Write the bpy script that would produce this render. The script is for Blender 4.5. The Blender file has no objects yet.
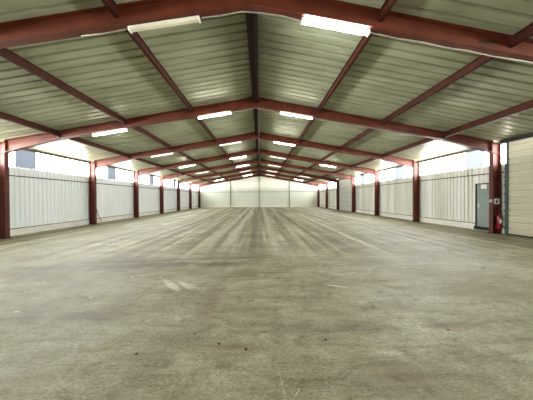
import bpy, bmesh, math, random
from mathutils import Vector, Matrix
random.seed(7)
S = bpy.context.scene
C = S.collection

# ------------------------------------------------------------------ dimensions (metres)
HW = 10.27            # inner face of the columns, from the ridge line
WX = 10.70            # inner face of the side walls
Y1, BAY = 9.58, 4.99  # second frame, bay length
FY = [Y1 + BAY*(k-1) for k in range(8)]
YF, YB = -5.4, 40.5   # front and back wall
EYE = 1.6
def roof(x): return 5.87 - 0.178*abs(x)
def under(x):         # lower edge of a rafter
    x = abs(x)
    return 5.46 - 0.1685*x if x <= 8.15 else 4.087 - (x-8.15)*0.262

# ------------------------------------------------------------------ materials
def new_mat(name):
    m = bpy.data.materials.new(name); m.use_nodes = True
    nt = m.node_tree
    return m, nt, nt.nodes['Principled BSDF']
def N(nt, t, **k):
    n = nt.nodes.new(t)
    for a, v in k.items():
        if a in n.inputs.keys() if isinstance(a, str) else False: n.inputs[a].default_value = v
        else: setattr(n, a, v)
    return n
def coords(nt, scale=(1,1,1), loc=(0,0,0)):
    g = nt.nodes.new('ShaderNodeNewGeometry')
    mp = nt.nodes.new('ShaderNodeMapping')
    mp.inputs['Scale'].default_value = scale; mp.inputs['Location'].default_value = loc
    nt.links.new(g.outputs['Position'], mp.inputs['Vector'])
    return mp.outputs[0]
def noise(nt, vec, scale, detail=4, rough=.55):
    n = nt.nodes.new('ShaderNodeTexNoise')
    n.inputs['Scale'].default_value = scale; n.inputs['Detail'].default_value = detail
    n.inputs['Roughness'].default_value = rough
    nt.links.new(vec, n.inputs['Vector']); return n.outputs['Fac']
def ramp(nt, fac, stops):
    r = nt.nodes.new('ShaderNodeValToRGB')
    e = r.color_ramp.elements
    while len(e) < len(stops): e.new(.5)
    for i, (p, c) in enumerate(stops):
        e[i].position = p; e[i].color = (c[0], c[1], c[2], 1) if not isinstance(c, (int, float)) else (c, c, c, 1)
    nt.links.new(fac, r.inputs[0]); return r.outputs[0]
def mix(nt, fac, a, b, mode='MIX'):
    m = nt.nodes.new('ShaderNodeMix'); m.data_type = 'RGBA'; m.blend_type = mode
    for sock, v in ((m.inputs[0], fac), (m.inputs[6], a), (m.inputs[7], b)):
        if isinstance(v, (int, float)): sock.default_value = v
        elif isinstance(v, tuple): sock.default_value = (*v, 1)
        else: nt.links.new(v, sock)
    return m.outputs[2]
def math_(nt, op, a, b=None, c=None, clamp=False):
    m = nt.nodes.new('ShaderNodeMath'); m.operation = op; m.use_clamp = clamp
    for s, v in zip(m.inputs, (a, b, c)):
        if v is None: continue
        if isinstance(v, (int, float)): s.default_value = v
        else: nt.links.new(v, s)
    return m.outputs[0]
def bump(nt, bsdf, h, strength, dist=.02):
    b = nt.nodes.new('ShaderNodeBump'); b.inputs['Strength'].default_value = strength
    b.inputs['Distance'].default_value = dist
    nt.links.new(h, b.inputs['Height']); nt.links.new(b.outputs[0], bsdf.inputs['Normal'])

def simple(name, c1, c2=None, scale=3, stretch=(1,1,1), rough=.6, metal=0., bmp=0., spec=.5):
    m, nt, b = new_mat(name)
    b.inputs['Roughness'].default_value = rough; b.inputs['Metallic'].default_value = metal
    b.inputs['Specular IOR Level'].default_value = spec
    v = coords(nt, stretch); f = noise(nt, v, scale)
    nt.links.new(ramp(nt, f, [(.3, c1), (.7, c2 or c1)]), b.inputs['Base Color'])
    if bmp: bump(nt, b, f, bmp)
    return m
def emit(name, col, strength, base=(.8,.8,.8)):
    m, nt, b = new_mat(name)
    b.inputs['Base Color'].default_value = (*base, 1); b.inputs['Roughness'].default_value = .4
    b.inputs['Emission Color'].default_value = (*col, 1); b.inputs['Emission Strength'].default_value = strength
    return m

M = {}
M['steel'] = simple('red_oxide_steel', (.066,.0095,.003), (.130,.026,.009), 2.2, rough=.55, spec=.35, bmp=.05)
M['purlin'] = simple('dark_red_steel', (.030,.007,.003), (.052,.013,.006), 3, rough=.7, spec=.15)
M['ridge'] = simple('shaded_red_steel', (.012,.005,.004), (.022,.009,.006), 3, rough=.7, spec=.1)  # darker copy of the red steel, shade at the ridge put into its colour
M['dark'] = simple('dark_steel', (.014,.012,.011), (.03,.026,.024), 4, rough=.75, spec=.2)
M['girt'] = simple('girt_brown', (.07,.04,.03), (.11,.065,.05), 3, rough=.6)
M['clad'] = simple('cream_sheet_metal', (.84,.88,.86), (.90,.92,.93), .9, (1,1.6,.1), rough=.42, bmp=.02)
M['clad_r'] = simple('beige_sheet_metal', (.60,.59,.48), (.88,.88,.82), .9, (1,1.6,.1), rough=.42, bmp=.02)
M['back'] = simple('pale_back_sheet', (.62,.635,.53), (.70,.715,.60), .5, (1,1,.2), rough=.6)
M['plinth'] = simple('painted_concrete_kerb', (.72,.69,.60), (.86,.84,.76), 2.5, rough=.8, bmp=.2)
M['shutter'] = simple('beige_shutter_slats', (.50,.46,.33), (.60,.56,.42), 1.2, (1,.3,2), rough=.5)
M['doorgreen'] = simple('grey_green_paint', (.20,.25,.22), (.26,.31,.27), 2, rough=.5)
M['galv'] = simple('galvanised_steel', (.45,.47,.43), (.6,.6,.55), 4, rough=.4, metal=.5)
M['dkgreen'] = simple('dark_green_paint', (.02,.045,.035), (.04,.07,.055), 4, rough=.5)
M['white'] = simple('white_plastic', (.78,.76,.7), (.82,.8,.75), 3, rough=.4)
M['cable'] = simple('pale_grey_pvc', (.27,.25,.20), (.36,.33,.27), 8, rough=.5)
M['redpaint'] = simple('glossy_red_paint', (.22,.008,.010), (.28,.012,.014), 3, rough=.25)
M['rubber'] = simple('black_rubber', (.015,.015,.015), (.025,.025,.025), 6, rough=.7)
M['wood'] = simple('red_brown_wood', (.30,.12,.05), (.40,.17,.08), 6, (1,1,.2), rough=.7)
M['stone'] = simple('dark_gravel', (.05,.04,.03), (.10,.08,.06), 20, rough=.9)
M['scrap'] = simple('pale_scrap', (.80,.78,.70), (.85,.83,.76), 12, rough=.7)
M['secdoor'] = simple('grey_white_door_panels', (.48,.47,.40), (.58,.57,.49), 2, rough=.5)
M['glow_old'] = emit('daylit_translucent_sheet', (1.0,.985,.955), 14)
M['blue'] = emit('glowing_blue_grey_sheet', (.50,.60,.78), .16, (.16,.19,.24))  # weak emission stands in for daylight coming through the sheet
def glazing(name, tint, clear):
    m, nt, b = new_mat(name); nt.nodes.remove(b)
    out = nt.nodes['Material Output']
    tr = nt.nodes.new('ShaderNodeBsdfTransparent'); tr.inputs[0].default_value = (*tint, 1)
    gl = nt.nodes.new('ShaderNodeBsdfGlossy'); gl.inputs['Roughness'].default_value = .08
    df = nt.nodes.new('ShaderNodeBsdfDiffuse'); df.inputs[0].default_value = (.55,.6,.68,1)
    m1 = nt.nodes.new('ShaderNodeMixShader'); m1.inputs[0].default_value = .35
    nt.links.new(df.outputs[0], m1.inputs[1]); nt.links.new(gl.outputs[0], m1.inputs[2])
    m2 = nt.nodes.new('ShaderNodeMixShader'); m2.inputs[0].default_value = clear
    nt.links.new(m1.outputs[0], m2.inputs[1]); nt.links.new(tr.outputs[0], m2.inputs[2])
    nt.links.new(m2.outputs[0], out.inputs[0]); return m
M['glow'] = glazing('clear_window_glazing', (1,1,1), .92)
M['blue_r'] = emit('glowing_pale_blue_sheet', (.62,.70,.95), .42, (.2,.22,.28))  # right-wall copy, stronger emission in place of daylight passing through
M['tube'] = emit('lit_lamp_diffuser', (1.0,.95,.80), 16)
M['tube_cool'] = emit('lit_cool_lamp_diffuser', (.93,.98,1.0), 40)
M['tube_dim'] = emit('weak_lamp_diffuser', (1.0,.93,.75), .5)
M['tube_off'] = simple('unlit_lamp_diffuser', (.62,.58,.42), (.70,.66,.50), 3, rough=.35)

# roof underside: galvanised sheet, streaked and stained
def roof_mat():
    m, nt, b = new_mat('galvanised_roof_sheet')
    v1 = coords(nt, (.35, 2.2, .35)); f1 = noise(nt, v1, 1.3, 5, .6)
    v2 = coords(nt, (1, 1, 1)); f2 = noise(nt, v2, .45, 3)
    c = ramp(nt, f1, [(.30, (.245,.258,.165)), (.5, (.325,.344,.235)), (.70, (.42,.445,.325))])
    c = mix(nt, .55, c, ramp(nt, f2, [(.32, (.58,.58,.50)), (.62, (1.05,1.05,1.02))]), 'MULTIPLY')
    nt.links.new(c, b.inputs['Base Color'])
    b.inputs['Metallic'].default_value = .05
    nt.links.new(ramp(nt, f1, [(.3, .48), (.7, .34)]), b.inputs['Roughness'])
    return m
M['roof'] = roof_mat()

# dusty concrete floor with wheel tracks, scuffs and stains
def floor_mat():
    m, nt, b = new_mat('dusty_concrete_floor')
    g = nt.nodes.new('ShaderNodeNewGeometry'); sp = nt.nodes.new('ShaderNodeSeparateXYZ')
    nt.links.new(g.outputs['Position'], sp.inputs[0])
    X, Y = sp.outputs[0], sp.outputs[1]
    big = noise(nt, coords(nt, (1,1.5,1)), .6, 6, .62)
    mid = noise(nt, coords(nt, (1,1,1), (3,7,0)), 1.6, 6, .65)
    fine = noise(nt, coords(nt, (.7,1.3,1)), 38, 5, .8)
    scr = noise(nt, coords(nt, (.22,2.2,1), (5,5,0)), 5, 5, .75)
    grit = noise(nt, coords(nt), 75, 2, .6)
    sx = noise(nt, coords(nt, (.35,1.6,1), (1,2,0)), 1.5, 5, .65)      # wear running across the hall
    sy = noise(nt, coords(nt, (1.9,.045,1)), 1.7, 5, .6)               # wear running down the hall
    c = ramp(nt, big, [(.32, (.25,.223,.137)), (.5, (.335,.310,.208)), (.68, (.43,.412,.312))])
    c = mix(nt, .75, c, ramp(nt, mid, [(.28, (.66,.63,.55)), (.48, (1,1,1)), (.72, (1.12,1.12,1.12))]), 'MULTIPLY')
    c = mix(nt, .8, c, ramp(nt, sx, [(.32, (.70,.67,.58)), (.48, (1,1,1)), (.70, (1.1,1.1,1.1))]), 'MULTIPLY')
    # lengthwise tyre wear only deeper in the hall
    deep = math_(nt, 'SMOOTH_MIN', math_(nt, 'MULTIPLY', math_(nt, 'SUBTRACT', Y, 5.2), .35, clamp=True), 1.0, .1)
    c = mix(nt, deep, c, mix(nt, .85, c, ramp(nt, sy, [(.36, (.50,.49,.43)), (.5, (.95,.95,.93)), (.62, (1.75,1.75,1.75))]), 'MULTIPLY'))
    wob = math_(nt, 'MULTIPLY', math_(nt, 'SUBTRACT', noise(nt, coords(nt, (.3,.12,1)), 1, 2), .5), .5)
    Xw = math_(nt, 'ADD', X, wob)
    def band(x0, w, y0, gain_dark=False):
        d = math_(nt, 'ABSOLUTE', math_(nt, 'SUBTRACT', Xw, x0))
        a = math_(nt, 'SUBTRACT', 1.0, math_(nt, 'DIVIDE', d, w), clamp=True)
        a = math_(nt, 'MULTIPLY', a, math_(nt, 'MULTIPLY', math_(nt, 'SUBTRACT', Y, y0), .6, clamp=True))
        return math_(nt, 'MULTIPLY', a, ramp(nt, mid, [(.3, .35), (.6, 1.)]))
    for x0, w, y0, k in ((.68,.30,5.6,1.4),(-.98,.32,6.0,1.4),(-1.68,.30,6.6,1.3),(-2.95,.3,8.5,.55),(-5.2,.45,12,.5),(1.8,.25,9,.5),(3.6,.5,12,.35)):
        c = mix(nt, math_(nt, 'MULTIPLY', band(x0, w, y0), k, clamp=True), c, (.52,.49,.39))
    for x0, w, y0, k in ((-.15,.6,5.3,.75),(-1.33,.16,6,.8),(-2.3,.35,7,.4),(1.25,.3,6,.4),(-4.0,.5,9,.3)):
        c = mix(nt, math_(nt, 'MULTIPLY', band(x0, w, y0), k), c, (.12,.11,.085))
    # dark tyre bands crossing, near y = 5.4 and y = 3.2
    def cross(y0, w, x0, x1, slope=0.):
        yy = math_(nt, 'SUBTRACT', math_(nt, 'ADD', Y, math_(nt, 'MULTIPLY', X, slope)), y0)
        yy = math_(nt, 'ADD', yy, math_(nt, 'MULTIPLY', wob, .8))
        a = math_(nt, 'SUBTRACT', 1.0, math_(nt, 'DIVIDE', math_(nt, 'ABSOLUTE', yy), w), clamp=True)
        xm = math_(nt, 'MULTIPLY', math_(nt, 'MULTIPLY', math_(nt, 'SUBTRACT', X, x0), 1.2, clamp=True),
                   math_(nt, 'MULTIPLY', math_(nt, 'SUBTRACT', x1, X), 1.2, clamp=True))
        a = math_(nt, 'MULTIPLY', a, xm)
        return math_(nt, 'MULTIPLY', a, ramp(nt, mid, [(.35, 1.), (.65, .25)]))
    for y0, w, x0, x1, sl, k in ((5.45,.28,-6,.3,.0,.85),(6.05,.18,-5.5,.6,-.06,.75),(3.15,.30,-3.6,-1.4,.0,.6),(2.75,.16,-.6,2.1,.0,.55),(2.68,.15,1.9,3.4,.0,.5),(3.6,.12,-1.,1.5,.05,.4),(7.4,.25,-3,1.4,.0,.25),(4.1,.15,-1.2,1.2,.1,.2)):
        c = mix(nt, math_(nt, 'MULTIPLY', cross(y0, w, x0, x1, sl), k), c, (.055,.045,.032))
    # local stains and pale scuffs: (x, y, rx, ry, angle, colour, amount)
    def blob(x, y, rx, ry, ang, col, k, c):
        mp = nt.nodes.new('ShaderNodeMapping'); mp.vector_type = 'TEXTURE'
        mp.inputs['Location'].default_value = (x, y, 0); mp.inputs['Rotation'].default_value = (0,0,ang)
        mp.inputs['Scale'].default_value = (rx, ry, 1)
        nt.links.new(g.outputs['Position'], mp.inputs['Vector'])
        ln = nt.nodes.new('ShaderNodeVectorMath'); ln.operation = 'LENGTH'
        nt.links.new(mp.outputs[0], ln.inputs[0])
        a = math_(nt, 'SUBTRACT', 1.25, ln.outputs['Value'], clamp=True)
        a = math_(nt, 'MULTIPLY', a, ramp(nt, fine, [(.38, .25), (.6, 1.)]))
        return mix(nt, math_(nt, 'MULTIPLY', a, k, clamp=True), c, col)
    pale, brown, dk = (.66,.64,.54), (.19,.13,.07), (.09,.07,.05)
    for args in ((-1.50,4.22,.36,.075,-.85,pale,2.2),(-1.24,4.20,.28,.06,-.85,pale,1.9),(-1.06,4.12,.22,.05,-.8,pale,1.0),
                 (1.55,4.02,.22,.03,-.35,pale,1.5),(-.74,5.9,.10,1.2,.08,(.22,.14,.08),.5),(-.63,3.9,.14,.7,.1,brown,.35),
                 (-.9,7.3,.5,.9,0,(.19,.16,.11),.4),(-.12,2.42,.30,.07,0,brown,1.1),(-.6,3.3,.16,.9,.05,brown,.6),(.85,2.5,.12,.10,0,brown,.4),
                 (1.42,1.98,.4,.2,-.5,brown,.9),(1.2,1.85,.3,.12,-.5,dk,.35),(2.5,2.72,.30,.09,0,brown,1.0),
                 (2.55,3.9,.4,.12,0,brown,.35),(3.4,3.6,.25,.08,0,brown,.35),(-.25,2.04,.12,.006,.85,pale,.7),
                 (.35,1.93,.17,.006,1.65,pale,.8),(.46,1.82,.10,.006,1.0,pale,.7),(-3.0,5.9,.9,.3,0,dk,.3),
                 (-4.9,5.0,.8,.35,0,dk,.7),(-2.2,5.6,.9,.16,0,dk,.6),(-3.4,5.2,.5,.08,.1,dk,.6),(-.9,5.5,.4,.3,.2,dk,.5),(-1.9,3.2,.4,.16,0,brown,.7),(-3.1,3.4,.4,.2,0,dk,.4),(.3,4.8,.9,.05,0,dk,.5),(1.3,5.2,.9,.05,.05,dk,.4),(1.0,9.0,.18,1.4,.05,pale,.6),(1.9,11.,.25,1.0,0,pale,.6),(1.3,6.8,.2,.5,.2,pale,.4),
                 (-1.7,2.1,.5,.12,.3,brown,.3),(-.35,1.75,.3,.1,0,brown,.25),(2.0,3.3,.6,.10,.1,brown,.3)):
        c = blob(*args, c)
    c = mix(nt, .8, c, ramp(nt, fine, [(.36, (.50,.48,.43)), (.60, (1.3,1.3,1.3))]), 'MULTIPLY')
    wd = nt.nodes.new('ShaderNodeTexNoise'); wd.inputs['Scale'].default_value = 3.2; wd.inputs['Detail'].default_value = 7
    wd.inputs['Roughness'].default_value = .72; wd.inputs['Distortion'].default_value = 1.6
    nt.links.new(coords(nt, (.8,1.3,1), (2,9,0)), wd.inputs['Vector'])
    c = mix(nt, 1., c, ramp(nt, wd.outputs['Fac'], [(.34, (.62,.57,.47)), (.45, (.93,.92,.89)), (.55, (1.04,1.04,1.04)), (.68, (1.3,1.32,1.36))]), 'MULTIPLY')
    c = mix(nt, .7, c, ramp(nt, scr, [(.34, (.70,.67,.60)), (.48, (1,1,1)), (.68, (1.15,1.15,1.15))]), 'MULTIPLY')
    # small dark and light specks
    c = mix(nt, ramp(nt, grit, [(.64, 0.), (.72, .7)]), c, (.12,.10,.07))
    c = mix(nt, ramp(nt, noise(nt, coords(nt, (1,1,1), (9,4,0)), 55, 2), [(.70, 0.), (.78, .5)]), c, (.70,.68,.60))
    nt.links.new(c, b.inputs['Base Color'])
    nt.links.new(ramp(nt, mid, [(.3, .50), (.7, .70)]), b.inputs['Roughness'])
    b.inputs['Specular IOR Level'].default_value = .5
    h = math_(nt, 'ADD', math_(nt, 'MULTIPLY', fine, .6), math_(nt, 'MULTIPLY', sx, 1.2))
    bump(nt, b, h, .35, .012)
    return m
M['floor'] = floor_mat()
M['ground'] = simple('pale_yard', (.5,.48,.42), (.6,.58,.5), 1, rough=.9)

# ------------------------------------------------------------------ mesh helpers
def box(bm, x0, x1, y0, y1, z0, z1):
    v = [bm.verts.new((x, y, z)) for z in (z0, z1) for y in (y0, y1) for x in (x0, x1)]
    for f in ((0,2,3,1),(4,5,7,6),(0,1,5,4),(2,6,7,3),(0,4,6,2),(1,3,7,5)): bm.faces.new([v[i] for i in f])
def prism_xz(bm, pts, y0, y1):      # polygon in x,z extruded along y
    a = [bm.verts.new((x, y0, z)) for x, z in pts]; b = [bm.verts.new((x, y1, z)) for x, z in pts]
    bm.faces.new(a); bm.faces.new(b[::-1])
    n = len(pts)
    for i in range(n): bm.faces.new((a[i], b[i], b[(i+1)%n], a[(i+1)%n]))
def tube(bm, pts, r, n=10):
    pts = [Vector(p) for p in pts]; rings = []
    for i, p in enumerate(pts):
        d = (pts[min(i+1, len(pts)-1)] - pts[max(i-1, 0)]).normalized()
        u = d.cross(Vector((0,0,1)) if abs(d.z) < .9 else Vector((1,0,0))).normalized(); w = d.cross(u)
        rr = r[i] if isinstance(r, (list, tuple)) else r
        rings.append([bm.verts.new(p + (u*math.cos(t*2*math.pi/n) + w*math.sin(t*2*math.pi/n))*rr) for t in range(n)])
    for a, b in zip(rings, rings[1:]):
        for i in range(n): bm.faces.new((a[i], a[(i+1)%n], b[(i+1)%n], b[i]))
    bm.faces.new(rings[0][::-1]); bm.faces.new(rings[-1])
def obj(name, bm, mat, parent=None, smooth=False, mw=None, bevel=0):
    bmesh.ops.recalc_face_normals(bm, faces=bm.faces)
    me = bpy.data.meshes.new(name); bm.to_mesh(me); bm.free()
    me.materials.append(M[mat])
    if smooth: me.polygons.foreach_set('use_smooth', [True]*len(me.polygons))
    o = bpy.data.objects.new(name, me); C.objects.link(o)
    if mw is not None: o.matrix_world = mw
    if bevel:
        md = o.modifiers.new('bevel', 'BEVEL'); md.width = bevel; md.segments = 2; md.limit_method = 'ANGLE'
    if parent: o.parent = parent
    return o
def tag(o, label, cat, group=None):
    o['label'] = label; o['category'] = cat
    if group: o['group'] = group
    return o
def thing(name, label, cat, loc=(0,0,0), group=None):
    o = bpy.data.objects.new(name, None); C.objects.link(o); o.location = loc; o.empty_display_size = .2
    return tag(o, label, cat, group)
def struct(name, bm, mat, **k):
    o = obj(name, bm, mat, **k); o['kind'] = 'structure'; return o
def struct_empty(name, loc=(0,0,0)):
    o = bpy.data.objects.new(name, None); C.objects.link(o); o.location = loc; o['kind'] = 'structure'; return o
def dup(root, loc, label, group=None):
    r = root.copy(); C.objects.link(r); r.location = loc; r['label'] = label
    if group: r['group'] = group
    for ch in list(root.children):
        c = ch.copy(); C.objects.link(c); c.parent = r
        for g in ch.children:
            d = g.copy(); C.objects.link(d); d.parent = c
    return r
ORD = ['nearest', 'second', 'third', 'fourth', 'fifth', 'sixth', 'seventh', 'eighth']
NUM = ['first', 'second', 'third', 'fourth', 'fifth', 'sixth', 'seventh', 'eighth']

# ------------------------------------------------------------------ floor, yard, roof
bm = bmesh.new(); box(bm, -10.95, 10.95, YF-.2, YB+.2, -.2, 0); struct('floor', bm, 'floor')

def profile(a0, a1, pitch, depth, flat=.5):
    """trapezoid sheet profile: list of (along, height)"""
    pts = []; a = a0; w = pitch
    while a < a1 - 1e-6:
        for t, h in ((0,0),(flat,0),(flat+.06,depth),(.94,depth)):
            q = a + t*w
            if q <= a1: pts.append((q, h))
        a += w
    pts.append((a1, 0)); return pts
for s, nm in ((-1, 'ceiling_left'), (1, 'ceiling_right')):
    bm = bmesh.new(); pts = profile(YF, YB+.1, .28, .06, .72)
    xs = [0, 11.0]
    lo = []; hi = []
    for q, h in pts:
        r = [bm.verts.new((s*x, q, roof(x) + .002 + h)) for x in xs]
        lo.append(r)
    for a, b in zip(lo, lo[1:]):
        bm.faces.new((a[0], a[1], b[1], b[0]))
    o = struct(nm, bm, 'roof')
    md = o.modifiers.new('thick', 'SOLIDIFY'); md.thickness = .003; md.offset = 0
bm = bmesh.new()
prism_xz(bm, [(-.35, 5.86), (0, 5.925), (.35, 5.86), (.35, 5.875), (0, 5.95), (-.35, 5.875)], YF, YB+.1)
struct('trim_1', bm, 'galv').location.z = .03

# ------------------------------------------------------------------ side walls
def clad_side(bm, s, y0, y1, z0, z1, x=WX, pitch=.215, depth=.045):
    rows = []
    for q, h in profile(y0, y1, pitch, depth, .70):
        rows.append((bm.verts.new((s*(x+h), q, z0)), bm.verts.new((s*(x+h), q, z1))))
    for a, b in zip(rows, rows[1:]): bm.faces.new((a[0], b[0], b[1], a[1]))
SILL = 3.04
DOOR = (9.76, 10.66)       # personnel door
SHUT = (5.0, 9.20)         # roller shutter
SECT = (FY[4]+.12, FY[5]-.12)
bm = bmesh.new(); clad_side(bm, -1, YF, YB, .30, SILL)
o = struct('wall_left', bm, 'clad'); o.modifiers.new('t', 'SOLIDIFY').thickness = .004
bm = bmesh.new()
clad_side(bm, 1, YF, SHUT[0], .30, SILL)
clad_side(bm, 1, SHUT[1]+.02, DOOR[0]-.05, .30, SILL)
clad_side(bm, 1, DOOR[0]-.05, DOOR[1]+.05, 2.24, SILL)
clad_side(bm, 1, DOOR[1]+.05, SECT[0], .30, SILL)
clad_side(bm, 1, SECT[1], YB, .30, SILL)
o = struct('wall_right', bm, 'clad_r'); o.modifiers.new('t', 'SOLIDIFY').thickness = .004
# white painted kerb at the foot of each wall
bm = bmesh.new(); box(bm, -10.93, -10.665, YF, YB, 0, .29); struct('baseboard_left', bm, 'plinth', bevel=.01)
bm = bmesh.new()
for a, b_ in ((YF, SHUT[0]), (SHUT[1]+.02, DOOR[0]-.05), (DOOR[1]+.05, SECT[0]), (SECT[1], YB)): box(bm, 10.665, 10.93, a, b_, 0, .29)
box(bm, 10.72, 10.93, DOOR[0]-.05, DOOR[1]+.05, 0, .18)
struct('baseboard_right', bm, 'plinth', bevel=.01)
# sheeting rails
def rail(name, s, segs, z, h, d=.035):
    bm = bmesh.new()
    for a, b_ in segs: box(bm, *(sorted((s*(WX-d), s*(WX-.001)))), a, b_, z-h/2, z+h/2)
    struct(name, bm, 'girt')
rail('trim_2', -1, [(YF, YB)], 2.64, .045)
rail('trim_3', 1, [(YF, SHUT[0]), (SHUT[1]+.02, SECT[0]), (SECT[1], YB)], 2.66, .045)
rail('trim_4', -1, [(YF, YB)], .31, .035)
rail('trim_5', 1, [(YF, SHUT[0]), (SHUT[1]+.02, DOOR[0]-.05), (DOOR[1]+.05, SECT[0]), (SECT[1], YB)], .31, .035)

# translucent daylight strip above the sheeting; every sixth metre one blue-grey sheet, its daylight set as emission
blues = [(10.3 + 6.05*k, 11.2 + 6.05*k) for k in range(-2, 6)]
TOPZ = 3.86
wn = 0
edges = [YF] + FY + [YB]
for s in (-1, 1):
    for i in range(len(edges)-1):
        a, b_ = edges[i], edges[i+1]
        if s == 1 and i == 1: a = SHUT[1]+.02; 
        if s == 1 and i == 5: continue
        if b_ - a < .05: continue
        wn += 1
        w = struct_empty('window_%d' % wn, (s*WX, (a+b_)/2, SILL))
        pl = bpy.data.lights.new('window_portal', 'AREA'); pl.shape = 'RECTANGLE'; pl.size = b_-a; pl.size_y = TOPZ-SILL
        pl.cycles.is_portal = True
        po = bpy.data.objects.new('window_portal', pl); C.objects.link(po)
        po.matrix_world = Matrix.Translation((s*(WX+.03), (a+b_)/2, (SILL+TOPZ)/2)) @ Matrix(((0,0,s,0),(1,0,0,0),(0,1 if s > 0 else 1,0,0),(0,0,0,1))) 
        cuts = sorted({a, b_} | {q for bl in blues for q in bl if a < q < b_})
        for p, q in zip(cuts, cuts[1:]):
            isb = any(bl[0] <= (p+q)/2 <= bl[1] for bl in blues)
            bm = bmesh.new()
            if isb: box(bm, 0, s*.02, p - w.location.y, q - w.location.y, 0, TOPZ - SILL)
            else: bm.faces.new([bm.verts.new(v) for v in ((s*.01, p-w.location.y, 0), (s*.01, q-w.location.y, 0), (s*.01, q-w.location.y, TOPZ-SILL), (s*.01, p-w.location.y, TOPZ-SILL))])
            pane = obj('tinted_pane' if isb else 'pane', bm, ('blue' if s < 0 else 'blue_r') if isb else 'glow', w)
            if isb:
                bm = bmesh.new()
                for e in (p, q): box(bm, -s*.02, s*.004, e - .015 - w.location.y, e + .015 - w.location.y, 0, TOPZ-SILL)
                obj('pane_joint', bm, 'galv', w)
# eave beams
for s, side in ((-1, 'left'), (1, 'right')):
    bm = bmesh.new()
    x0, x1 = sorted((s*(WX-.045), s*(WX+.03)))
    box(bm, x0, x1, YF, YB, TOPZ, 3.965)
    tag(obj('eave_beam', bm, 'girt'), 'thin dark eave beam running along the top of the %s side windows' % side, 'beam', 'eave beams')

# ------------------------------------------------------------------ back wall
def gable(bm, y, x0, x1, z0, d, pitch=.25):
    rows = []
    pts = profile(x0, x1, pitch, .03*d, .6)
    pts = sorted(set(pts + [(0.0, 0.0)]))
    for q, h in pts: rows.append((bm.verts.new((q, y+h, z0)), bm.verts.new((q, y+h, roof(q)+.01))))
    for a, b_ in zip(rows, rows[1:]): bm.faces.new((a[0], b_[0], b_[1], a[1]))
bm = bmesh.new(); gable(bm, YB, -10.75, 10.75, .2, 1)
o = struct('wall_back', bm, 'back'); o.modifiers.new('t', 'SOLIDIFY').thickness = .004
bm = bmesh.new(); box(bm, -10.66, 10.66, YB-.03, YB+.15, 0, .2); struct('baseboard_back', bm, 'plinth')
bm = bmesh.new(); box(bm, -10.6, 10.6, YB-.05, YB-.005, 2.68, 2.74); struct('trim_6', bm, 'girt')
for x, w in ((-5.15, 'left'), (-.02, 'middle'), (5.4, 'right')):
    bm = bmesh.new()
    zt = roof(x) - (.275 if abs(x) < .3 else .01)
    box(bm, -.05, .05, -.16, -.15, 0, zt); box(bm, -.05, .05, -.06, -.052, 0, zt); box(bm, -.005, .005, -.155, -.055, 0, zt)
    box(bm, -.09, .09, -.19, -.05, 0, .012)
    o = obj('gable_post', bm, 'girt'); o.location = (x, YB, 0)
    tag(o, 'thin dark steel post on the back wall, %s one of three' % w, 'post', 'back wall posts')
# a small pale box at the foot of the middle post
bm = bmesh.new(); box(bm, -.14, .14, -.12, .12, 0, .24); box(bm, -.15, .15, -.13, .13, .24, .27)
o = obj('storage_box', bm, 'white', bevel=.01); o.location = (.45, YB-.45, 0)
tag(o, 'small pale box on the floor at the foot of the back wall', 'box')

# front wall behind the camera, with an open gateway
bm = bmesh.new()
for x0, x1 in ((-10.75, 10.75),): gable(bm, YF, x0, x1, 0, -1)
struct('wall_front', bm, 'clad')

# ------------------------------------------------------------------ columns
def make_column(side, Y):
    s = -1 if side == 'left' else 1
    root = thing('steel_column', '', 'column', (s*HW, Y, 0), 'red portal columns')
    bm = bmesh.new(); D = .345; top = roof(HW+.2) - .045
    def bx(x0, x1, y0, y1, z0, z1): box(bm, *sorted((s*x0, s*x1)), y0, y1, z0, z1)
    bx(0, .016, -.085, .085, .02, roof(HW) - .005); bx(D-.016, D, -.085, .085, .02, top - .02)
    bx(.015, D-.015, -.006, .006, .02, top)
    obj('shaft', bm, 'steel', root)
    bm = bmesh.new(); box(bm, *sorted((-s*.03, s*.365)), -.12, .12, 0, .02)
    for q in (-.09, .09):
        for x in (-.012, ):
            tube(bm, [(s*x, q, .015), (s*x, q, .05)], .012, 6)
    obj('base_plate', bm, 'dark', root)
    bm = bmesh.new()
    for sgn in (-1, 1): box(bm, *sorted((s*.015, s*(D-.015))), *sorted((sgn*.005, sgn*.082)), 3.50, 3.515)
    obj('stiffener', bm, 'steel', root)
    return root
cols = {}
for side in ('left', 'right'):
    proto = None
    for k, Y in enumerate(FY):
        if k == 0: lab = 'red steel column on the %s wall beside the camera, at the frame edge' % side
        elif k == 1: lab = 'red steel column nearest the camera on the %s wall%s' % (side, ', next to the roller shutter' if side == 'right' else ', at the picture edge')
        elif k == 7: lab = 'farthest red steel column on the %s wall, next to the back wall' % side
        else: lab = 'red steel column, %s from the camera in the row on the %s wall' % (NUM[k-1], side)
        if proto is None:
            proto = make_column(side, Y); proto['label'] = lab; cols[side, k] = proto
        else:
            s = -1 if side == 'left' else 1
            cols[side, k] = dup(proto, (s*HW, Y, 0), lab)

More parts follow.
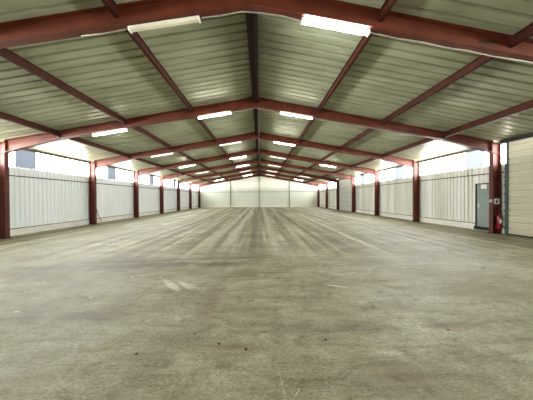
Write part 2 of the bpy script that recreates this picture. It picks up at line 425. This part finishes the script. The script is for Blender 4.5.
# ------------------------------------------------------------------ rafters
PX = [2.65, 5.40, 8.15]
def make_rafter(side):
    s = -1 if side == 'left' else 1
    root = thing('steel_rafter', '', 'rafter', (0, 0, 0), 'red roof rafters')
    bm = bmesh.new()
    xs = [.004, 2, 4, 6, 8.15, HW-.012]
    top = [(s*x, roof(x)-.006) for x in xs]; bot = [(s*x, under(x)) for x in xs]
    prism_xz(bm, top + bot[::-1], -.005, .005)
    prism_xz(bm, [(s*x, roof(x)-.003) for x in xs] + [(s*x, roof(x)-.019) for x in xs[::-1]], -.085, .085)
    prism_xz(bm, [(s*x, under(x)+.016) for x in xs] + [(s*x, under(x)) for x in xs[::-1]], -.085, .085)
    obj('beam', bm, 'steel', root)
    for x in (8.15,):
        bm = bmesh.new()
        for g in (-1, 1): box(bm, *sorted((s*(x-.06), s*(x-.045))), *sorted((g*.004, g*.083)), under(x-.05)+.012, roof(x)-.02)
        obj('splice_plate', bm, 'dark', root)
    bm = bmesh.new()
    box(bm, *sorted((s*.003, s*.02)), -.006, .006, under(0)+.0, roof(.02)-.02)
    obj('apex_plate', bm, 'steel', root)
    bm = bmesh.new()
    box(bm, *sorted((s*(HW-.03), s*(HW-.008))), -.084, .084, under(HW)-.03, roof(HW)-.03)
    obj('end_plate', bm, 'steel', root)
    return root
for side in ('left', 'right'):
    proto = make_rafter(side)
    for k, Y in enumerate(FY):
        if k == 0: lab = 'red steel rafter at the top of the view, %s half, nearest the camera' % side
        elif k == 7: lab = 'farthest red steel rafter, %s half, next to the back wall' % side
        else: lab = 'red steel rafter on the %s half of the roof, %s from the camera' % (side, NUM[k])
        if k == 0: proto.location = (0, Y, 0); proto['label'] = lab
        else: dup(proto, (0, Y, 0), lab)

marked = [o for o in C.objects if o.get('label') == 'red steel rafter at the top of the view, right half, nearest the camera'][0]
bm = bmesh.new(); rnd = random.Random(5)
box(bm, 4.74, 5.12, -.0072, -.005, 4.80, 4.85)
obj('paint_mark', bm, 'dark', marked)

# ------------------------------------------------------------------ purlins
def make_purlin(s, x, L, h=.18, w=.075, mat='purlin'):
    bm = bmesh.new(); t = .178*w/2
    zr = roof(x)
    # I section, flanges follow the roof slope
    def sl(xa, za): return (s*xa, za)
    a, c = x - w/2, x + w/2
    prism_xz(bm, [sl(a, roof(a)-.004), sl(c, roof(c)-.004), sl(c, roof(c)-.014), sl(a, roof(a)-.014)], 0, L)
    prism_xz(bm, [sl(a, roof(a)-h), sl(c, roof(c)-h), sl(c, roof(c)-h+.01), sl(a, roof(a)-h+.01)], 0, L)
    prism_xz(bm, [sl(x-.004, zr-h+.005), sl(x+.004, zr-h+.005), sl(x+.004, zr-.01), sl(x-.004, zr-.01)], 0, L)
    return obj('roof_purlin', bm, mat)
spans = [(YF+.02, FY[0]-.007)] + [(FY[k]+.007, FY[k+1]-.007) for k in range(7)] + [(FY[7]+.007, YB-.01)]
where = {2.65: 'upper', 5.40: 'middle', 8.15: 'lower'}
for s, side in ((-1, 'left'), (1, 'right')):
    for x in PX:
        h = .20
        base = None
        for i, (a, b_) in enumerate(spans):
            if i == 0: lab = '%s purlin of the %s roof slope, in front of the nearest rafter' % (where[x], side)
            elif i == 8: lab = '%s purlin of the %s roof slope, stub behind the farthest rafter' % (where[x], side)
            else: lab = '%s purlin of the %s roof slope, between the %s and %s rafters' % (where[x], side, NUM[i-1], NUM[i])
            if i in (0, 1, 8): o = make_purlin(s, x, b_-a, h)
            else: o = base.copy(); C.objects.link(o)
            if i == 1: base = o
            o.location = (0, a, 0); tag(o, lab, 'purlin', 'roof purlins')
for s, side in ((-1, 'left'), (1, 'right')):
    base = None
    for i, (a, b_) in enumerate(spans):
        if i == 0: lab = 'ridge purlin on the %s of the pair, in front of the nearest rafter' % side
        elif i == 8: lab = 'ridge purlin on the %s of the pair, stub behind the farthest rafter' % side
        else: lab = 'ridge purlin on the %s of the pair, between the %s and %s rafters' % (side, NUM[i-1], NUM[i])
        if i in (0, 1, 8): o = make_purlin(s, .066, b_-a-(.082 if i in (0, 8) else .164), .25, .12, 'ridge'); o.name = 'ridge_purlin'
        else: o = base.copy(); C.objects.link(o)
        if i == 1: base = o
        o.location = (0, a + (0 if i == 0 else .082), 0); tag(o, lab, 'purlin', 'ridge purlins')

# ------------------------------------------------------------------ fluorescent lamps under the rafters
def make_lamp(tube_mat):
    L = 1.43
    root = thing('fluorescent_lamp', '', 'lamp', (0,0,0), 'fluorescent lamps')
    bm = bmesh.new(); box(bm, -L/2, L/2, -.035, .035, -.035, 0); obj('housing', bm, 'white', root, bevel=.004)
    bm = bmesh.new()
    pts = [(-.052, -.03), (-.052, -.06), (-.035, -.085), (0, -.092), (.035, -.085), (.052, -.06), (.052, -.03)]
    a = [bm.verts.new((-L/2+.03, y, z)) for y, z in pts]; c = [bm.verts.new((L/2-.03, y, z)) for y, z in pts]
    n = len(pts)
    for i in range(n): bm.faces.new((a[i], a[(i+1)%n], c[(i+1)%n], c[i]))
    bm.faces.new(a[::-1]); bm.faces.new(c)
    obj('diffuser', bm, tube_mat, root)
    for q in (-1, 1):
        bm = bmesh.new(); box(bm, *sorted((q*(L/2-.03), q*L/2)), -.056, .056, -.095, -.02); obj('end_cap', bm, 'white', root, bevel=.004)
    return root
protos = {}
lamps = []
I, O = 1.745, 6.10
# (frame, side, offset, kind)
LL = [(0,-1,I,'off'),(0,1,I,'cool'),(1,-1,I,'lit'),(1,1,I,'lit'),(1,-1,O,'lit'),(2,-1,I,'dim'),(2,1,I,'lit'),(2,-1,O,'dim'),
      (3,-1,I,'lit'),(3,1,I,'dim'),(3,-1,O,'lit'),(3,1,O,'lit'),(4,-1,I,'lit'),(4,1,I,'dim'),(4,-1,O,'dim'),
      (5,-1,I,'dim'),(5,1,I,'dim'),(5,1,O,'dim'),(6,-1,I,'lit'),(6,1,I,'dim'),(6,-1,O,'lit'),(6,1,O,'lit')]
MK = {'off':'tube_off','cool':'tube_cool','lit':'tube','dim':'tube_dim'}
DS = {'off':'unlit cream','cool':'bright cool white','lit':'glowing warm white','dim':'dimly glowing'}
for k, s, x, kind in LL:
    side = 'left' if s < 0 else 'right'
    place = 'near the ridge' if x == I else 'towards the %s wall' % side
    lab = '%s fluorescent lamp under the %s rafter, %s slope, %s' % (DS[kind], NUM[k], side, place)
    z = under(x) - .004
    loc = (s*x, FY[k]+.03, z)
    if kind not in protos: protos[kind] = make_lamp(MK[kind]); r = protos[kind]; r.location = loc; r['label'] = lab
    else: r = dup(protos[kind], loc, lab)
    r.rotation_euler = (0, s*math.atan(.1685), 0)

# ------------------------------------------------------------------ cables and conduits
def cable(name, pts, r, label, cat='cable', mat='cable'):
    bm = bmesh.new(); tube(bm, pts, r, 8); return tag(obj(name, bm, mat, smooth=True), label, cat)
def raf_pts(k, xs, sag=.0, dy=.05):
    out = []
    for i, x in enumerate(xs):
        out.append((x, FY[k]+dy, under(x) - .016 - (sag if i % 2 else 0)))
    return out
cable('cable', raf_pts(0, [-1.0,-.6,-.2,.2,.6,1.0], .02), .012, 'pale cable crossing the apex under the nearest rafter between two lamps')
cable('cable', raf_pts(0, [2.48,3.0,3.6,4.1,4.55,5.1,5.7,6.4,7.2,8.0], .022), .012, 'pale cable sagging under the nearest rafter, right of the cool lamp')
cable('cable', raf_pts(0, [-2.5,-2.9,-3.4], .02), .010, 'short pale cable under the nearest rafter, left of the unlit lamp')
cable('cable', raf_pts(1, [-.98,-.5,0,.5,.98], .015), .010, 'pale cable crossing the apex under the second rafter between two lamps')
cable('cable', raf_pts(1, [2.48,3.6,4.8,6.0,7.2,7.8], .018), .010, 'pale cable under the right half of the second rafter')
for k in (1, 2, 3):
    cable('conduit', [(.11, FY[k]+.09, roof(.1)-.285), (.11, FY[k+1]-.09, roof(.1)-.285)], .011, 'straight pale conduit under the ridge, between the %s and %s rafters' % (NUM[k], NUM[k+1]), 'conduit')
cable('conduit', [(8.19, FY[0]+.01, roof(8.19)-.226), (8.19, FY[1]-.1, roof(8.19)-.226), (8.13, FY[1]-.10, under(8.1)-.02)], .012, 'straight pale conduit under the lower right purlin in front of the second rafter', 'conduit')
bm = bmesh.new(); box(bm, -.05, .05, -.03, .03, -.08, 0)
o = obj('junction_box', bm, 'white', bevel=.006); o.location = (8.05, FY[1]+.03, under(8.05)-.018)
tag(o, 'small grey junction box under the second rafter where the right conduit ends', 'junction box')

# ------------------------------------------------------------------ personnel door in the right wall
d = struct_empty('door_1', (WX, DOOR[0], .18)); Wd = DOOR[1]-DOOR[0]
bm = bmesh.new()
box(bm, -.03, .06, -.05, 0, 0, 2.06); box(bm, -.03, .06, Wd, Wd+.05, 0, 2.06); box(bm, -.03, .06, 0, Wd, 2.02, 2.06)
obj('frame', bm, 'dark', d)
bm = bmesh.new(); box(bm, .0, .045, 0, Wd, 0, 2.03)
box(bm, -.008, 0, .10, Wd-.10, 1.10, 1.90); box(bm, -.008, 0, .10, Wd-.10, .15, .95)
obj('panel', bm, 'doorgreen', d, bevel=.003)
bm = bmesh.new(); tube(bm, [(-.0, Wd-.09, 1.02), (-.06, Wd-.09, 1.02), (-.06, Wd-.22, 1.02)], .012, 8)
box(bm, -.012, 0, Wd-.12, Wd-.06, .90, 1.14); obj('handle', bm, 'galv', d)
bm = bmesh.new(); box(bm, -.10, .06, -.05, Wd+.05, -.14, 0)
obj('threshold', bm, 'dark', d)
# pale notice beside the door head
bm = bmesh.new(); box(bm, -.01, 0, -.13, .13, -.10, .10)
o = obj('notice', bm, 'white'); o.location = (WX-.008, DOOR[0]+.55, 2.08)
tag(o, 'pale notice fixed over the head of the grey green door', 'sign')

# ------------------------------------------------------------------ roller shutter
d = struct_empty('door_2', (WX-.12, SHUT[0], 0)); L = SHUT[1]-SHUT[0]-.06
rows = []; z = .03; bm = bmesh.new(); prof = []
while z < 3.95:
    k_ = len(prof)//4 % 2
    prof += [(.02*(1-k_)-.008*k_, z), (.02*(1-k_)-.008*k_, z+.02), (-.022, z+.04), (-.022, z+.11)]
    z += .13
prof.append((0, z))
va = [bm.verts.new((x, 0, q)) for x, q in prof]; vb = [bm.verts.new((x, L, q)) for x, q in prof]
for i in range(len(prof)-1): bm.faces.new((va[i], va[i+1], vb[i+1], vb[i]))
o = obj('curtain', bm, 'shutter', d); o.modifiers.new('t', 'SOLIDIFY').thickness = .01
bm = bmesh.new(); box(bm, -.03, .02, 0, L, 0, .05); obj('bottom_rail', bm, 'dark', d)
bm = bmesh.new()
for y in (L-.005, -.05): box(bm, -.07, -.03, y, y+.06, 0, 4.0); box(bm, .03, .06, y, y+.06, 0, 4.0)
obj('guide_rail', bm, 'dkgreen', d)
bm = bmesh.new(); y = L+.07
box(bm, -.05, .10, y, y+.05, 0, 3.0)
for q in range(9): box(bm, -.075, -.05, y-.02, y+.07, .25+.36*q, .31+.36*q)
obj('side_channel', bm, 'dkgreen', d)
bm = bmesh.new(); box(bm, -.25, -.10, -2.0, L+.16, 3.86, roof(WX-.20)-.012); obj('head_beam', bm, 'dark', d)

# ------------------------------------------------------------------ sectional door in the right wall (fifth bay)
d = struct_empty('door_3', (WX-.05, SECT[0], 0)); L = SECT[1]-SECT[0]; H = 3.88
bm = bmesh.new(); box(bm, 0, .05, 0, L, 0, H)
nr, nc = 7, 6
for r in range(nr):
    for c_ in range(nc):
        y0 = L*c_/nc+.06; y1 = L*(c_+1)/nc-.06; z0 = H*r/nr+.05; z1 = H*(r+1)/nr-.05
        box(bm, -.02, .0, y0, y1, z0, z1)
obj('panel', bm, 'secdoor', d, bevel=.006)
bm = bmesh.new()
for r in range(1, nr): box(bm, -.004, .001, 0, L, H*r/nr-.008, H*r/nr+.008)
obj('panel_joint', bm, 'girt', d)
bm = bmesh.new(); box(bm, -.05, .03, -.07, 0, 0, H); box(bm, -.05, .03, L, L+.07, 0, H); obj('track', bm, 'galv', d)

# ------------------------------------------------------------------ extinguisher, sign and switch at the right front column
ex, ey = HW+.17, FY[1]-.19
t = thing('fire_extinguisher', 'red fire extinguisher hanging on the nearest right column beside the roller shutter', 'fire extinguisher', (ex, ey, .22))
bm = bmesh.new(); tube(bm, [(0,0,0),(0,0,.02),(0,0,.50),(0,0,.56),(0,0,.60),(0,0,.63)], [.075,.085,.085,.07,.035,.03], 20); obj('body', bm, 'redpaint', t, smooth=True)
bm = bmesh.new(); tube(bm, [(0,0,.63),(0,0,.68)], .022, 12); box(bm, -.02, .11, -.012, .012, .68, .70); box(bm, -.02, .10, -.012, .012, .72, .735); box(bm, -.03,-.015,-.012,.012,.66,.735)
obj('valve', bm, 'rubber', t)
bm = bmesh.new(); tube(bm, [(.03,0,.66),(.10,-.01,.64),(.115,-.02,.5),(.11,-.02,.25),(.10,-.02,.12)], .011, 8); obj('hose', bm, 'rubber', t, smooth=True)
bm = bmesh.new()
n = 8; pr = [(-.0866*math.sin(-.8+1.6*i/n), -.0866*math.cos(-.8+1.6*i/n)) for i in range(n+1)]
va = [bm.verts.new((x,y,.24)) for x,y in pr]; vb = [bm.verts.new((x,y,.42)) for x,y in pr]
for i in range(n): bm.faces.new((va[i],va[i+1],vb[i+1],vb[i]))
obj('label', bm, 'white', t)
bm = bmesh.new(); box(bm, -.03, .03, .08, .18, .35, .55); obj('bracket', bm, 'dark', t)
t = thing('extinguisher_sign', 'small white and red fire extinguisher sign on the nearest right column', 'sign', (ex-.01, FY[1]-.092, 1.28))
bm = bmesh.new(); box(bm, -.12, .12, -.004, .004, 0, .24); obj('plate', bm, 'white', t)
bm = bmesh.new(); box(bm, -.04, .03, -.007, -.004, .04, .16); box(bm, -.02, .01, -.007, -.004, .16, .19); box(bm, -.02, .05, -.007, -.004, .185, .2); box(bm, .045,.058,-.007,-.004,.09,.195)
obj('symbol', bm, 'redpaint', t)
t = thing('light_switch', 'small white switch box on the inner face of the nearest right column', 'switch', (HW, FY[1]-.02, 1.36))
bm = bmesh.new(); box(bm, -.05, 0, -.045, .045, 0, .12); obj('case', bm, 'white', t, bevel=.005)
bm = bmesh.new(); box(bm, -.056, -.05, -.02, .02, .035, .085); obj('rocker', bm, 'cable', t)
bm = bmesh.new(); tube(bm, [(HW+.34, FY[1]-.095, 0.05), (HW+.34, FY[1]-.095, 3.4)], .014, 8)
tag(obj('conduit', bm, 'rubber'), 'black vertical conduit on the nearest right column next to the shutter', 'conduit')

# ------------------------------------------------------------------ loose things
bm = bmesh.new(); tube(bm, [(-10.30, FY[2]+.11, .96), (-10.50, FY[2]+.55, .50), (-10.60, FY[2]+1.02, .02)], .022, 8)
tag(obj('wooden_stick', bm, 'wood'), 'red brown stick leaning on the second column of the left wall', 'stick')

def lump(r, seed, flat=.6):
    rnd = random.Random(seed); bm = bmesh.new(); bmesh.ops.create_icosphere(bm, subdivisions=2, radius=r)
    for v in bm.verts: v.co = Vector((v.co.x*rnd.uniform(.8,1.2), v.co.y*rnd.uniform(.75,1.1), max(v.co.z, -.35*r)*flat*rnd.uniform(.85,1.15)))
    mn = min(v.co.z for v in bm.verts)
    for v in bm.verts: v.co.z -= mn
    return bm
for i, (x, y, r, lab) in enumerate([
    (-1.11,2.34,.016,'dark stone chip on the floor, leftmost of the front ones'),
    (-.29,2.47,.016,'dark stone chip on the floor left of the centre stain'),
    (.01,2.37,.018,'dark stone chip on the brown centre stain of the floor'),
    (-.61,2.66,.012,'tiny dark stone chip behind the other front chips'),
    (.90,2.50,.016,'dark stone chip on the floor right of the centre stain'),
    (2.42,2.63,.013,'tiny dark stone chip on the floor at the right front')]):
    o = obj('stone', lump(r, i), 'stone', smooth=True); o.location = (x, y, 0); tag(o, lab, 'stone', 'stone chips on the floor')
for i, (x, y, r, lab) in enumerate([
    (-3.29,3.28,.030,'pale scrap on the floor at the lower left'),
    (-2.59,3.70,.028,'pale scrap on the floor right of the lower left one'),
    (-2.44,4.66,.030,'pale scrap on the floor, left one of the close pair by the scuffs'),
    (-2.30,4.73,.026,'pale scrap on the floor, right one of the close pair by the scuffs'),
    (-1.86,4.62,.024,'tiny pale scrap on the floor just behind the pale scuff marks'),
    (-2.0,2.75,.014,'tiny pale scrap on the bare floor at the front left')]):
    bm = bmesh.new(); rnd = random.Random(30+i)
    ps = [(r*rnd.uniform(.7,1.25)*math.cos(a*math.tau/7)*1.3, r*rnd.uniform(.6,1.1)*math.sin(a*math.tau/7)*.7) for a in range(7)]
    lo = [bm.verts.new((x_, y_, 0)) for x_, y_ in ps]; up = [bm.verts.new((x_*.9, y_*.9, r*rnd.uniform(.12,.4))) for x_, y_ in ps]
    bm.faces.new(lo[::-1]); bm.faces.new(up)
    for q in range(7): bm.faces.new((lo[q], lo[(q+1)%7], up[(q+1)%7], up[q]))
    o = obj('scrap', bm, 'scrap'); o.location = (x, y, 0); tag(o, lab, 'scrap', 'pale scraps on the floor')

# ------------------------------------------------------------------ world and camera
w = bpy.data.worlds.new('sky'); S.world = w; w.use_nodes = True
wt = w.node_tree; bg = wt.nodes['Background']
tc = wt.nodes.new('ShaderNodeTexCoord'); sp = wt.nodes.new('ShaderNodeSeparateXYZ')
wt.links.new(tc.outputs['Generated'], sp.inputs[0])
# overcast sky above the horizon, pale sunlit yard below it
wr = ramp(wt, math_(wt, 'MULTIPLY_ADD', sp.outputs[2], .5, .5), [(.0, (.10,.095,.08)), (.36, (.17,.16,.14)), (.43, (.96,.95,.92)), (.497, (1,1,.99)), (.508, (.44,.45,.46)), (1., (.26,.27,.27))])
wt.links.new(wr, bg.inputs[0]); bg.inputs[1].default_value = 48

yaw, pitch, roll_, cx = .0275, -.0087, .0056, .1716
def ray(u, f, v):
    c, s = math.cos(-roll_), math.sin(-roll_); u, v = c*u - s*v, s*u + c*v
    c, s = math.cos(-pitch), math.sin(-pitch); f, v = c*f + s*v, -s*f + c*v
    c, s = math.cos(-yaw), math.sin(-yaw); u, f = c*u - s*f, s*u + c*f
    return Vector((u, f, v))
r, fw, up = ray(1,0,0), ray(0,1,0), ray(0,0,1)
cam = bpy.data.cameras.new('camera'); co = bpy.data.objects.new('camera', cam); C.objects.link(co)
cam.sensor_width = 36; cam.lens = 36*225/533; cam.clip_end = 300; cam.clip_start = .05
mw = Matrix((r, up, -fw)).transposed().to_4x4(); mw.translation = (cx, 0, EYE); co.matrix_world = mw
S.camera = co
S.view_settings.view_transform = 'Standard'; S.view_settings.look = 'None'
S.view_settings.gamma = 1; S.view_settings.use_curve_mapping = False
S.view_settings.exposure = 1.06
S.cycles.use_denoising = True
S.cycles.max_bounces = 10; S.cycles.diffuse_bounces = 6
